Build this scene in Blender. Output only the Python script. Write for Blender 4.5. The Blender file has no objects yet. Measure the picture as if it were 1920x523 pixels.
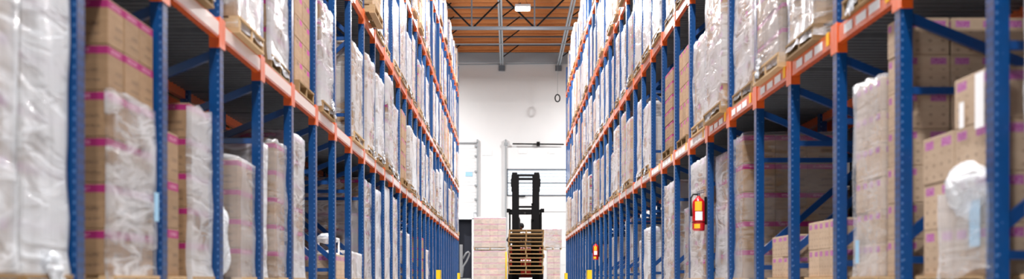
import bpy, bmesh, math, random
from mathutils import Vector, Matrix, noise
R = random.Random(7)
D = bpy.data
C = bpy.context.scene.collection
F = 1900.0
S = 1.221                       # post spacing along the aisle
XL, XR = 2.10, 2.44             # aisle faces of the two racks
HL = [0.0, 1.86, 3.89, 5.875, 7.93]      # underside of each beam level
BEAM = 0.125
def YS(side, k): return (k + (0.04 if side < 0 else 0.17)) * S
def XF(side): return XL if side < 0 else XR

# ------------------------------------------------------------------ materials
class NT:
    def __init__(s, name):
        s.m = D.materials.new(name); s.m.use_nodes = True
        s.t = s.m.node_tree; s.n = s.t.nodes; s.l = s.t.links
        s.p = s.n['Principled BSDF']; s.out = s.n['Material Output']
    def node(s, typ, **kw):
        n = s.n.new(typ)
        for k, v in kw.items(): setattr(n, k, v)
        return n
    def put(s, sock, v):
        if isinstance(v, (int, float)): sock.default_value = v
        elif isinstance(v, (tuple, list)):
            sock.default_value = (tuple(v) + (1,))[:len(sock.default_value)] if len(v) < len(sock.default_value) else tuple(v)
        else: s.l.new(v, sock)
    def M(s, op, a, b=0.0, c=None):
        n = s.node('ShaderNodeMath', operation=op)
        s.put(n.inputs[0], a); s.put(n.inputs[1], b)
        if c is not None: s.put(n.inputs[2], c)
        return n.outputs[0]
    def inr(s, x, a, b): return s.M('MULTIPLY', s.M('GREATER_THAN', x, a), s.M('LESS_THAN', x, b))
    def mix(s, f, a, b):
        n = s.node('ShaderNodeMix', data_type='RGBA')
        s.put(n.inputs[0], f); s.put(n.inputs[6], a); s.put(n.inputs[7], b)
        return n.outputs[2]
    def noise(s, vec, scale, detail=3, rough=.55, dist=0):
        n = s.node('ShaderNodeTexNoise'); s.put(n.inputs['Scale'], scale)
        n.inputs['Detail'].default_value = detail; n.inputs['Roughness'].default_value = rough
        n.inputs['Distortion'].default_value = dist
        if vec is not None: s.l.new(vec, n.inputs['Vector'])
        return n.outputs[0]
    def obj(s): return s.node('ShaderNodeTexCoord').outputs['Object']
    def uv(s): return s.node('ShaderNodeTexCoord').outputs['UV']
    def sep(s, v):
        n = s.node('ShaderNodeSeparateXYZ'); s.l.new(v, n.inputs[0]); return n.outputs
    def mapv(s, v, scale=(1,1,1), rot=(0,0,0), loc=None):
        n = s.node('ShaderNodeMapping'); s.l.new(v, n.inputs[0])
        n.inputs['Scale'].default_value = scale; n.inputs['Rotation'].default_value = rot
        if loc is not None: s.l.new(loc, n.inputs['Location'])
        return n.outputs[0]
    def rnd(s): return s.node('ShaderNodeObjectInfo').outputs['Random']
    def bump(s, h, strength=.3, dist=.01):
        n = s.node('ShaderNodeBump'); s.l.new(h, n.inputs['Height'])
        n.inputs['Strength'].default_value = strength; n.inputs['Distance'].default_value = dist
        s.l.new(n.outputs[0], s.p.inputs['Normal']); return n.outputs[0]
    def base(s, v): s.put(s.p.inputs['Base Color'], v)
    def ro(s, v): s.put(s.p.inputs['Roughness'], v)
    def me(s, v): s.put(s.p.inputs['Metallic'], v)

def lin(r, g, b):
    f = lambda c: (c/255/12.92) if c/255 <= .04045 else ((c/255+.055)/1.055)**2.4
    return (f(r), f(g), f(b), 1)
def plain(name, col, rough=.5, metal=0, var=.12, scale=20, bump=0, coat=0, spec=None):
    t = NT(name); n = t.noise(t.obj(), scale)
    dk = tuple(c*(1-var) for c in col[:3]) + (1,)
    lt = tuple(min(1, c*(1+var)) for c in col[:3]) + (1,)
    t.base(t.mix(n, dk, lt)); t.ro(rough); t.me(metal)
    if bump: t.bump(n, bump, .004)
    if spec is not None: t.p.inputs['Specular IOR Level'].default_value = spec
    if coat:
        t.p.inputs['Coat Weight'].default_value = coat; t.p.inputs['Coat Roughness'].default_value = .25
    return t.m
MAT = {}
def blue_post():
    t = NT('blue_powder_coat_perforated')
    u, v, _ = t.sep(t.uv())        # u: across the face in metres (+10 on the aisle face), v: height in metres
    fr = t.M('FRACT', t.M('MULTIPLY', v, 1/0.0508))
    side = t.M('LESS_THAN', u, 5)
    a = t.M('MULTIPLY', side, t.M('MULTIPLY', t.inr(u, .008, .020), t.inr(fr, .3, .62)))
    b = t.M('MULTIPLY', t.M('SUBTRACT', 1, side), t.M('MULTIPLY', t.M('ADD', t.inr(u, 10.012, 10.032), t.inr(u, 10.056, 10.078)), t.inr(fr, .2, .75)))
    n = t.noise(t.obj(), 9)
    col = t.mix(n, lin(0, 54, 104), lin(0, 70, 134))
    chips = t.M('GREATER_THAN', t.noise(t.obj(), 55, 4), .70)
    col = t.mix(chips, col, lin(120, 150, 190))
    col = t.mix(a, col, lin(70, 112, 165))
    col = t.mix(b, col, lin(20, 40, 70))
    t.base(col); t.ro(.36); t.p.inputs['Specular IOR Level'].default_value = .3; t.p.inputs['Coat Weight'].default_value = .7; t.p.inputs['Coat Roughness'].default_value = .12
    return t.m
MAT['blue_post'] = blue_post()
MAT['blue'] = plain('blue_powder_coat', lin(0, 62, 124), .36, coat=.4)
MAT['orange'] = plain('orange_powder_coat', lin(232, 98, 22), .34, coat=1.0)
MAT['galv'] = plain('galvanised_steel', lin(104, 108, 114), .5, .35, .25, 12)
MAT['sheenstrip'] = plain('pale_beam_sheen', lin(236, 214, 206), .28, coat=.7, var=.05)  # grazing sheen of the orange beam faces, put into a pale added strip
MAT['white'] = plain('white_paper_label', lin(248, 248, 250), .6, var=.03)
MAT['yellow'] = plain('yellow_paint', lin(245, 205, 20), .4, var=.08)
MAT['yellowtag'] = plain('amber_tag', lin(250, 190, 40), .5, var=.05)
MAT['bluelabel'] = plain('pale_blue_label', lin(150, 195, 225), .5, var=.05)
MAT['black'] = plain('black_painted_steel', lin(7, 7, 9), .55, 0, .3, spec=.15)
MAT['rubber'] = plain('black_rubber', lin(22, 22, 23), .8, bump=.3)
MAT['red'] = plain('red_enamel', lin(200, 18, 28), .25, coat=.8, var=.06)
MAT['truckred'] = plain('forklift_red_paint', lin(205, 38, 26), .35, coat=.5)
MAT['chrome'] = plain('chromed_rod', lin(190, 192, 196), .15, 1, .05)
MAT['skin'] = plain('skin', lin(112, 78, 60), .55, var=.06)
MAT['navy'] = plain('navy_work_jacket', lin(20, 26, 44), .85, bump=.4, scale=60)
MAT['denim'] = plain('dark_trousers', lin(28, 32, 44), .85, bump=.4, scale=80)
MAT['hair'] = plain('dark_knit_cap', lin(24, 22, 24), .9, bump=.6, scale=120)
MAT['grey'] = plain('grey_paint', lin(150, 155, 160), .45)
MAT['steelgrey'] = plain('roof_steel_primer', lin(98, 106, 116), .5, .2)
MAT['palesteel'] = plain('pale_roof_steel', lin(168, 178, 186), .5, .1)
MAT['darkdoor'] = plain('unlit_doorway_navy', lin(26, 32, 48), .7)  # dark sheet colour standing for the unlit space behind the doorway
MAT['seatvinyl'] = plain('black_vinyl', lin(24, 24, 26), .5, bump=.2)

def wood(name, a, b, sc=(2, 14, 14)):
    t = NT(name); o = t.mapv(t.obj(), sc)
    n = t.noise(o, 3, 5, .6, 1.2)
    r = t.rnd(); c = t.mix(n, a, b)
    hsv = t.node('ShaderNodeHueSaturation'); t.l.new(c, hsv.inputs['Color'])
    t.put(hsv.inputs['Value'], t.M('ADD', .85, t.M('MULTIPLY', r, .3)))
    t.base(hsv.outputs[0]); t.ro(.75); t.bump(n, .3, .004)
    return t.m
MAT['pallet'] = wood('pallet_wood', lin(150, 118, 82), lin(214, 182, 138))
MAT['palletold'] = wood('weathered_pallet_wood', lin(112, 86, 56), lin(176, 140, 92))
MAT['joist'] = wood('fir_joist', lin(176, 108, 58), lin(222, 156, 96), (3, 10, 10))
def roofdeck():
    t = NT('plywood_roof_deck'); u = t.obj(); x, y, z = t.sep(u)
    n = t.noise(t.mapv(u, (.4, 6, 1)), 3, 5)
    c = t.mix(n, lin(168, 98, 48), lin(214, 142, 84))
    t.base(c); t.ro(.8); return t.m
MAT['roofdeck'] = roofdeck()

def carton(name, ca, cb, mode, tape=lin(152, 22, 98)):
    t = NT(name); uvv = t.uv(); u, v, _ = t.sep(uvv)
    rn = t.rnd(); off = t.node('ShaderNodeCombineXYZ'); t.put(off.inputs[0], t.M('MULTIPLY', rn, 7)); t.put(off.inputs[1], t.M('MULTIPLY', rn, 3))
    n = t.noise(t.mapv(t.obj(), (3, 3, 12), loc=off.outputs[0]), 2.2, 3)
    c = t.mix(n, ca, cb)
    hsv = t.node('ShaderNodeHueSaturation'); t.l.new(c, hsv.inputs['Color'])
    t.put(hsv.inputs['Value'], t.M('ADD', .88, t.M('MULTIPLY', rn, .22)))
    c = hsv.outputs[0]
    letters = t.M('GREATER_THAN', t.noise(t.mapv(uvv, (46, 16, 1), loc=off.outputs[0]), 1, 1), .47)
    fine = t.M('GREATER_THAN', t.noise(t.mapv(uvv, (70, 30, 1), loc=off.outputs[0]), 1, 1), .5)
    dark = lin(74, 56, 48)
    if mode == 'band':
        band = t.inr(v, .80, .97); cut = t.M('MULTIPLY', t.inr(v, .845, .925), t.M('MULTIPLY', t.inr(u, .2, .8), letters))
        c = t.mix(t.M('MULTIPLY', cut, .0), c, c)
        c = t.mix(band, c, tape)
        c = t.mix(t.M('MULTIPLY', cut, .35), c, lin(225, 190, 200))
        txt = t.M('MULTIPLY', t.M('ADD', t.M('MULTIPLY', t.inr(v, .40, .49), t.inr(u, .45, .9)), t.M('MULTIPLY', t.inr(v, .2, .26), t.inr(u, .38, .92))), fine)
        c = t.mix(t.M('MULTIPLY', txt, .7), c, dark)
    elif mode == 'patch':
        pa = t.M('MULTIPLY', t.inr(v, .74, .92), t.M('ADD', t.inr(u, .08, .36), t.inr(u, .62, .93)))
        c = t.mix(pa, c, tape)
        c = t.mix(t.M('MULTIPLY', t.M('MULTIPLY', pa, letters), .3), c, lin(230, 200, 215))
        cx = t.M('ABSOLUTE', t.M('SUBTRACT', t.M('FRACT', t.M('MULTIPLY', u, 4)), .5)); cy = t.M('ABSOLUTE', t.M('SUBTRACT', t.M('FRACT', t.M('MULTIPLY', v, 4)), .5))
        dots = t.M('MULTIPLY', t.M('LESS_THAN', t.M('ADD', cx, cy), .2), t.M('LESS_THAN', v, .62))
        c = t.mix(t.M('MULTIPLY', dots, .38), c, dark)
    elif mode == 'corner':
        pa = t.M('MULTIPLY', t.inr(v, .74, .96), t.inr(u, .60, .94))
        bl = t.M('MULTIPLY', t.inr(v, .78, .93), t.inr(u, .22, .5))
        c = t.mix(pa, c, lin(190, 70, 150)); c = t.mix(t.M('MULTIPLY', t.M('MULTIPLY', bl, fine), .8), c, dark)
    else:
        txt = t.M('MULTIPLY', t.M('MULTIPLY', t.inr(v, .55, .72), t.inr(u, .2, .6)), fine)
        c = t.mix(t.M('MULTIPLY', txt, .6), c, dark)
    edge = t.M('ADD', t.M('LESS_THAN', v, .012), t.M('GREATER_THAN', v, .988))
    c = t.mix(t.M('MULTIPLY', t.M('MINIMUM', edge, 1), .35), c, dark)
    t.base(c); t.ro(.78); t.bump(n, .12, .003)
    return t.m
K1, K2 = lin(126, 98, 70), lin(166, 134, 102)
K3, K4 = lin(168, 142, 118), lin(200, 176, 152)
MAT['band'] = carton('kraft_carton_magenta_band', K1, K2, 'band')
MAT['patch'] = carton('pale_carton_magenta_patches', K3, K4, 'patch', lin(158, 54, 142))
MAT['palepatch'] = carton('bloom_carton_pink_patches', lin(214, 194, 176), lin(232, 216, 202), 'band', lin(216, 158, 178))  # paler carton copy, bloom near the back wall put into its colour
MAT['corner'] = carton('kraft_carton_corner_mark', lin(150, 116, 86), lin(194, 160, 126), 'corner')
MAT['plain'] = carton('plain_kraft_carton', K1, lin(204, 170, 130), 'plain')
MODES = ['band', 'patch', 'corner', 'plain']

def film(name, lo, hi, graz=.55, sc=1.0, bs=.5):
    t = NT(name); o = t.obj()
    rn = t.rnd(); off = t.node('ShaderNodeCombineXYZ'); t.put(off.inputs[0], t.M('MULTIPLY', rn, 17)); t.put(off.inputs[2], t.M('MULTIPLY', rn, 9))
    a = t.noise(t.mapv(o, (1.2*sc, 1.2*sc, 4.2*sc), (.35, .2, 0), loc=off.outputs[0]), 1.6, 3, .55, .8)
    b = t.noise(t.mapv(o, (7*sc, 7*sc, .9*sc), (.12, -.15, 0), loc=off.outputs[0]), 1.5, 3, .5, .6)
    big = t.noise(t.mapv(o, (1, 1, 1), loc=off.outputs[0]), 2.2, 1)
    ridge = t.M('POWER', t.M('SUBTRACT', 1, t.M('ABSOLUTE', t.M('MULTIPLY', t.M('SUBTRACT', a, .5), 5))), 3)
    ridge = t.M('MAXIMUM', ridge, 0)
    h = t.M('ADD', t.M('ADD', a, t.M('MULTIPLY', b, .6)), t.M('MULTIPLY', ridge, .12))
    mr = t.node('ShaderNodeMapRange'); t.l.new(t.M('ADD', big, t.M('MULTIPLY', ridge, .25)), mr.inputs[0])
    mr.inputs[1].default_value = .42; mr.inputs[2].default_value = .66; mr.inputs[3].default_value = lo; mr.inputs[4].default_value = hi
    nb = t.bump(h, bs, .035)
    t.base(lin(238, 243, 250)); t.ro(.14)
    lw = t.node('ShaderNodeLayerWeight'); lw.inputs[0].default_value = .5; t.l.new(nb, lw.inputs['Normal'])
    g = t.M('MULTIPLY', t.M('POWER', lw.outputs['Facing'], 2.2), graz)
    fac = t.M('MINIMUM', t.M('ADD', mr.outputs[0], g), 1)
    tr = t.node('ShaderNodeBsdfTransparent'); tr.inputs[0].default_value = (.97, .97, .98, 1)
    mx = t.node('ShaderNodeMixShader'); t.l.new(fac, mx.inputs[0]); t.l.new(tr.outputs[0], mx.inputs[1])
    tl = t.node('ShaderNodeBsdfTranslucent'); tl.inputs[0].default_value = (.9, .9, .93, 1)
    m2 = t.node('ShaderNodeMixShader'); m2.inputs[0].default_value = .2
    t.l.new(t.p.outputs[0], m2.inputs[1]); t.l.new(tl.outputs[0], m2.inputs[2])
    t.l.new(m2.outputs[0], mx.inputs[2]); t.l.new(mx.outputs[0], t.out.inputs[0])
    return t.m
MAT['film'] = film('stretch_film', .02, .5, .42)
MAT['filmthin'] = film('thin_stretch_film', .0, .22, .4)
MAT['filmthick'] = film('layered_stretch_film', .22, .72, .6)
MAT['filmwad'] = film('crumpled_film', .5, .95, .6, 2.2, .8)

def wallmat(name, a, b):
    t = NT(name); n = t.noise(t.obj(), .6, 4); t.base(t.mix(n, a, b)); t.ro(.7); return t.m
MAT['wall'] = wallmat('white_painted_panel', lin(216, 218, 220), lin(228, 229, 231))
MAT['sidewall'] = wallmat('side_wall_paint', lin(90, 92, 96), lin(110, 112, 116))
MAT['ledger'] = wallmat('blue_grey_ledger', lin(150, 162, 174), lin(172, 184, 194))
def floormat():
    t = NT('sealed_concrete'); n = t.noise(t.obj(), .9, 6, .6); m = t.noise(t.obj(), 14, 4)
    t.base(t.mix(n, lin(150, 148, 145), lin(186, 184, 180))); t.ro(t.M('ADD', .22, t.M('MULTIPLY', m, .25))); return t.m
MAT['floor'] = floormat()
def emis(name, col, st):
    t = NT(name); t.base(col); t.p.inputs['Emission Color'].default_value = col
    t.p.inputs['Emission Strength'].default_value = st; return t.m
MAT['lamp'] = emis('lit_lamp_diffuser', (1, .98, .93, 1), 30)
MAT['daylight'] = emis('daylight_glazing', (.86, .93, 1, 1), 1.0)
MAT['daydoor'] = emis('daylight_gap', (.9, .96, 1, 1), 3.2)

# ------------------------------------------------------------------ mesh builder
class MB:
    def __init__(s, sg=1): s.v = []; s.f = []; s.uv = []; s.sg = sg; s.smooth = False; s.hasuv = False
    def quad(s, ids, uv=None):
        if s.sg < 0:
            ids = ids[::-1]
            if uv: uv = uv[::-1]
        s.f.append(tuple(ids)); s.uv.append(uv or [(0.3, 0.3)]*len(ids))
    def P(s, p): s.v.append((p[0]*s.sg, p[1], p[2])); return len(s.v)-1
    def box(s, a, b, uvm=None):
        """a, b: corners; uvm: 'unit' for 0..1 side faces, 'metre' for posts."""
        x0, y0, z0 = a; x1, y1, z1 = b
        i = [s.P(p) for p in ((x0,y0,z0),(x1,y0,z0),(x1,y1,z0),(x0,y1,z0),(x0,y0,z1),(x1,y0,z1),(x1,y1,z1),(x0,y1,z1))]
        if uvm == 'unit':
            sd = [(0,0),(1,0),(1,1),(0,1)]; tp = [(.3,.28),(.32,.28),(.32,.3),(.3,.3)]
            S4 = [sd]*4
        elif uvm == 'metre':
            dx, dy = x1-x0, y1-y0
            S4 = [[(0,z0),(dx,z0),(dx,z1),(0,z1)], [(.04,z0),(.045,z0),(.045,z1),(.04,z1)], [(dx,z0),(0,z0),(0,z1),(dx,z1)], [(10+dy,z0),(10,z0),(10,z1),(10+dy,z1)]]
            tp = [(.05,.01)]*4
        else: S4 = [None]*4; tp = None
        s.quad((i[0],i[1],i[5],i[4]), S4[0]); s.quad((i[1],i[2],i[6],i[5]), S4[1])
        s.quad((i[2],i[3],i[7],i[6]), S4[2]); s.quad((i[3],i[0],i[4],i[7]), S4[3])
        s.quad((i[4],i[5],i[6],i[7]), tp); s.quad((i[3],i[2],i[1],i[0]), tp)
        if uvm: s.hasuv = True
        return s
    def bar(s, a, b, w, h, up=(0,0,1)):
        """square bar from a to b, w across, h along 'up'."""
        a, b = Vector(a), Vector(b); d = (b-a).normalized(); u = Vector(up)
        if abs(d.dot(u)) > .98: u = Vector((0,1,0))
        r = d.cross(u).normalized(); u = r.cross(d).normalized()
        ids = []
        for c in (a, b):
            for (p, q) in ((-1,-1),(1,-1),(1,1),(-1,1)): ids.append(s.P(c + r*(p*w/2) + u*(q*h/2)))
        s.quad((ids[0],ids[3],ids[2],ids[1])); s.quad(tuple(ids[4:8]))
        for j in range(4): k = (j+1) % 4; s.quad((ids[j], ids[k], ids[4+k], ids[4+j]))
        return s
    def tube(s, pts, rad, n=10, cap=True):
        pts = [Vector(p) for p in pts]; rs = rad if isinstance(rad, (list, tuple)) else [rad]*len(pts)
        rings = []; prev = None
        for i, p in enumerate(pts):
            d = (pts[min(i+1, len(pts)-1)] - pts[max(i-1, 0)])
            if d.length < 1e-9: d = Vector((0,0,1))
            d.normalize()
            if prev is None:
                u = Vector((0,0,1)) if abs(d.z) < .9 else Vector((1,0,0))
                prev = (u - d*u.dot(d)).normalized()
            else:
                q = prev - d*prev.dot(d)
                prev = q.normalized() if q.length > 1e-6 else prev
            w = d.cross(prev)
            rings.append([s.P(p + (prev*math.cos(2*math.pi*j/n) + w*math.sin(2*math.pi*j/n))*rs[i]) for j in range(n)])
        for i in range(len(rings)-1):
            for j in range(n):
                k = (j+1) % n; s.quad((rings[i][j], rings[i][k], rings[i+1][k], rings[i+1][j]))
        if cap: s.quad(tuple(rings[0][::-1])); s.quad(tuple(rings[-1]))
        return s
    def prism(s, prof, x0, x1):
        """profile in (y,z) extruded along x."""
        n = len(prof); a = [s.P((x0, p[0], p[1])) for p in prof]; b = [s.P((x1, p[0], p[1])) for p in prof]
        for i in range(n): k = (i+1) % n; s.quad((a[i], a[k], b[k], b[i]))
        s.quad(tuple(a[::-1])); s.quad(tuple(b)); return s
    def mesh(s, name, mat, smooth=False, bevel=0, fix=True):
        me = D.meshes.new(name); me.from_pydata(s.v, [], s.f)
        if s.hasuv:
            ul = me.uv_layers.new(name='UVMap'); k = 0
            for fu in s.uv:
                for c in fu: ul.data[k].uv = c; k += 1
        if fix or bevel:
            bm = bmesh.new(); bm.from_mesh(me)
            if fix: bmesh.ops.recalc_face_normals(bm, faces=bm.faces)
            if bevel: bmesh.ops.bevel(bm, geom=bm.edges[:], offset=bevel, segments=2 if bevel > .02 else 1, affect='EDGES', clamp_overlap=True)
            bm.to_mesh(me); bm.free()
        if smooth: me.polygons.foreach_set('use_smooth', [True]*len(me.polygons))
        me.materials.append(MAT[mat] if isinstance(mat, str) else mat); me.update()
        return me
def link(name, me, parent=None, loc=(0,0,0), rot=None):
    o = D.objects.new(name, me); C.objects.link(o)
    if parent is not None: o.parent = parent
    o.location = loc
    if rot: o.rotation_euler = rot
    return o
def tag(o, label=None, cat=None, group=None, kind=None):
    if label: o['label'] = label
    if cat: o['category'] = cat
    if group: o['group'] = group
    if kind: o['kind'] = kind
    return o
def empty(name, loc, label, cat, group=None, rz=0):
    o = D.objects.new(name, None); o.empty_display_size = .2; C.objects.link(o); o.location = loc; o.rotation_euler = (0,0,rz)
    return tag(o, label, cat, group)
CACHE = {}
def cached(key, fn):
    if key not in CACHE: CACHE[key] = fn()
    return CACHE[key]
ORD = ['zeroth','first','second','third','fourth','fifth','sixth','seventh','eighth','ninth','tenth','eleventh','twelfth','thirteenth','fourteenth','fifteenth','sixteenth','seventeenth','eighteenth','nineteenth','twentieth']
ORD += ['twenty-'+w for w in ORD[1:10]] + ['thirtieth'] + ['thirty-'+w for w in ORD[1:10]]
SN = {-1: 'left', 1: 'right'}

# ------------------------------------------------------------------ uprights
PW, PD, PH, FD = .078, .088, 9.15, 1.08     # post width (away from aisle), depth (along aisle), height, frame depth
def post_mesh(sg, x0, w=PW):
    def f():
        b = MB(sg)
        b.box((x0, 0, .012), (x0+w, PD, PH), 'metre')
        b.box((x0-.02, -.02, 0), (x0+w+.02, PD+.02, .012), 'metre')     # foot plate
        return b.mesh('upright_post', 'blue_post', bevel=0)
    return cached(('post', sg, round(x0, 3), w), f)
BZ = [.23, 1.29, 2.31, 3.33, 4.35, 5.37, 6.39, 7.41, 8.43]
def brace_list():
    out = []
    y0, y1 = .028, .060
    for z in BZ: out.append(('horizontal_brace', (PW, (y0+y1)/2, z), (FD-PW, (y0+y1)/2, z), .045))
    diag = [(.36, 1.24, 0), (1.72, 1.36, 0)]
    z = 2.38
    while z < 8.4:
        out.append(('d', z, z+.92)); z += 1.02
    res = [o for o in out if o[0] != 'd']
    res.append(('diagonal_brace', (PW*.6, (y0+y1)/2, .36), (FD-PW*.6, (y0+y1)/2, 1.22), .06))
    res.append(('diagonal_brace', (PW*.6, (y0+y1)/2, 1.76), (FD-PW*.6, (y0+y1)/2, 1.36), .06))
    fl = 0
    for o in out:
        if o[0] == 'd':
            a, b2 = (o[1], o[2]) if fl else (o[2], o[1]); fl ^= 1
            res.append(('diagonal_brace', (PW*.6, (y0+y1)/2, a), (FD-PW*.6, (y0+y1)/2, b2), .05))
    return res
BR = brace_list()
def brace_mesh(sg, i=None):
    def f():
        b = MB(sg)
        for j, (nm, p, q, h) in enumerate(BR):
            if i is None or i == j: b.bar(p, q, .032, h)
        return b.mesh('brace', 'blue')
    return cached(('brace', sg, i), f)
def upright(side, k, row=0, split=True):
    x = XF(side) + (row*1.36)
    y = YS(side, k)
    nm = 'front' if row == 0 else 'rear'
    lab = f"blue perforated rack upright, {ORD[k-2]} from the near end of the {SN[side]} aisle rack" if row == 0 else \
          f"blue rack upright hidden deeper behind the {SN[side]} rack, {ORD[k-2]} from the near end"
    e = empty('rack_upright', (side*x, y, 0), lab, 'rack upright', f"{nm} uprights of the {SN[side]} rack")
    w = .16 if (k == 25 and row == 0) else PW
    link('post', post_mesh(side, 0 if w == PW else -.02, w), e)
    link('post', post_mesh(side, FD-PW), e)
    if split:
        for i, b in enumerate(BR): link(b[0], brace_mesh(side, i), e)
    else: link('bracing', brace_mesh(side), e)
    return e

# ------------------------------------------------------------------ shelves (beam pair + ribbed deck)
def front_beam_mesh(sg):
    def f():
        b = MB(sg); L0, L1 = PD+.002, S-.002
        # stepped box beam: tall face towards the aisle, lower ledge carrying the deck
        prof = [(0,0),(.05,0),(.05,BEAM-.035),(.03,BEAM-.035),(.03,BEAM),(0,BEAM)]
        a = [b.P((p[0], L0, p[1])) for p in prof]; c = [b.P((p[0], L1, p[1])) for p in prof]
        n = len(prof)
        for i in range(n): k = (i+1) % n; b.quad((a[i], a[k], c[k], c[i]))
        b.quad(tuple(a[::-1])); b.quad(tuple(c))
        return b.mesh('front_beam', 'orange')
    return cached(('fb', sg), f)
def rear_beam_mesh(sg):
    return cached(('rb', sg), lambda: MB(sg).box((FD-.05, PD+.002, 0), (FD, S-.002, BEAM)).mesh('rear_beam', 'orange'))
def connector_mesh(sg, at0):
    def f():
        b = MB(sg); z0, z1 = -.065, BEAM+.03
        if at0:   # on the near post: plate on its aisle face, far half
            b.box((-.007, PD*.45, z0), (-.001, PD+.03, z1)); b.box((0, PD+.0005, z0), (PW*.9, PD+.006, z1))
        else:     # on the far post: plate round the corner, facing the camera
            b.box((-.007, S-.03, z0), (-.001, S+PD*.4, z1)); b.box((-.001, S-.007, z0), (PW, S-.001, z1))
        return b.mesh('beam_connector', 'orange')
    return cached(('cn', sg, at0), f)
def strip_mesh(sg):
    return cached(('ls', sg), lambda: MB(sg).box((-.004, PD+.035, .018), (-.0005, S-.034, BEAM-.012)).mesh('label_channel', 'sheenstrip'))
def deck_mesh(sg):
    def f():
        b = MB(sg); y = PD+.01; z = BEAM; n = 11; p = (S-PD-.02)/n; x0, x1 = .032, FD-.052
        prof = []
        for i in range(n):
            prof += [(y+i*p, z), (y+i*p+p*.35, z), (y+i*p+p*.5, z-.045), (y+i*p+p*.85, z-.045)]
        prof.append((y+n*p, z))
        lo = [(a, c-.002) for a, c in prof[::-1]]
        pr = prof + lo
        m = len(prof)
        A = [b.P((x0, q[0], q[1])) for q in prof]; Bb = [b.P((x1, q[0], q[1])) for q in prof]
        A2 = [b.P((x0, q[0], q[1]-.002)) for q in prof]; B2 = [b.P((x1, q[0], q[1]-.002)) for q in prof]
        for i in range(m-1):
            b.quad((A[i], Bb[i], Bb[i+1], A[i+1])); b.quad((A2[i+1], B2[i+1], B2[i], A2[i]))
            b.quad((A[i], A[i+1], A2[i+1], A2[i])); b.quad((Bb[i+1], Bb[i], B2[i], B2[i+1]))
        return b.mesh('ribbed_deck', 'galv', fix=False)
    return cached(('dk', sg), f)
LV = {1: 'lowest', 2: 'second', 3: 'third', 4: 'topmost'}
def shelf(side, level, k, row=0):
    x = XF(side) + row*1.36
    where = f"{SN[side]} rack" if row == 0 else f"row behind {SN[side]} rack"
    e = empty('rack_shelf', (side*x, YS(side, k), HL[level]),
              f"orange beam shelf with ribbed deck, {LV[level]} level, {where}, {ORD[k-2]} bay", 'rack shelf',
              f"{LV[level]} shelves of the {where}")
    link('front_beam', front_beam_mesh(side), e); link('rear_beam', rear_beam_mesh(side), e)
    link('beam_connector', connector_mesh(side, True), e); link('beam_connector', connector_mesh(side, False), e)
    link('ribbed_deck', deck_mesh(side), e)
    if row == 0:
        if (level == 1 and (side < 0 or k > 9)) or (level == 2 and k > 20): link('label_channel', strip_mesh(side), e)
        if level == 1 and k < 15 and side > 0:
            y = .16 + R.random()*.1
            for yy, w, m, h in ((y, .07, 'yellowtag', .1), (y+.14+R.random()*.05, .2, 'white', .065), (y+.42, .2, 'white', .06), (y+.70, .17, 'white', .065)):
                if yy+w < S-.05:
                    o = link('location_label', cached(('ll', side, w, m, h), lambda: MB(side).box((-.0065, 0, 0), (-.0045, w, h)).mesh('location_label', m)), e, (0, yy, .03))
                    o['label'] = 'yellow location label' if m == 'yellowtag' else 'white bar code label'
    return e
def KMIN(level): return {0: 3, 1: 5, 2: 10, 3: 15, 4: 21}[level]
KEND = 35
for side in (-1, 1):
    for k in range(2, KEND+1): upright(side, k, 0, k < 17)
    for level in (1, 2, 3, 4):
        for k in range(max(2, KMIN(level)-1 if level > 1 else 2), KEND): shelf(side, level, k)
    for k in range(4, 19): upright(side, k, 1, False)
    for k in range(4, 18): shelf(side, 1, k, 1)
    for k in range(9, 18): shelf(side, 2, k, 1)

# ------------------------------------------------------------------ pallets, cartons, film
def pallet_bm(sg, w, d, mat='pallet', h=.128, name='pallet'):
    """w along the aisle (y, centred), d away from the aisle (x from 0)."""
    def f():
        b = MB(sg)
        for yy in (-w/2, -.019, w/2-.038): b.box((.004, yy, .018), (d-.004, yy+.038, h-.018))
        n = 7; bw = .088; st = (d-bw)/(n-1)
        for i in range(n): b.box((i*st, -w/2, h-.0175), (i*st+bw, w/2, h))
        for i in (0, 3, 6): b.box((i*st, -w/2, 0), (i*st+bw, w/2, .0175))
        return b.mesh(name, mat)
    return cached(('pal', sg, round(w, 2), round(d, 2), mat, h), f)
def carton_mesh(sx, sy, sz, mode):
    sx, sy, sz = round(sx, 2), round(sy, 2), round(sz, 3)
    def f():
        b = MB(); b.box((-sx/2+.003, -sy/2+.003, .001), (sx/2-.003, sy/2-.003, sz-.001), 'unit')
        return b.mesh('carton', mode, bevel=.004)
    return cached(('ct', sx, sy, sz, mode), f)
def block_mesh(sg, nx, ny, nz, sx, sy, sz, mode, seed):
    def f():
        b = MB(sg); r = random.Random(seed)
        for i in range(nx):
            for j in range(ny):
                for z in range(nz):
                    if i and j and z < nz-1: continue
                    if z == nz-1 and r.random() < .12: continue
                    q = r.uniform(-.008, .008)
                    b.box((i*sx+.004+q, (j-ny/2)*sy+.004, z*sz+.001), ((i+1)*sx-.004+q, (j+1-ny/2)*sy-.004, (z+1)*sz-.002), 'unit')
        return b.mesh('carton_block', mode)
    return cached(('bk', sg, nx, ny, nz, round(sx,2), round(sy,2), round(sz,3), mode, seed), f)
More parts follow.
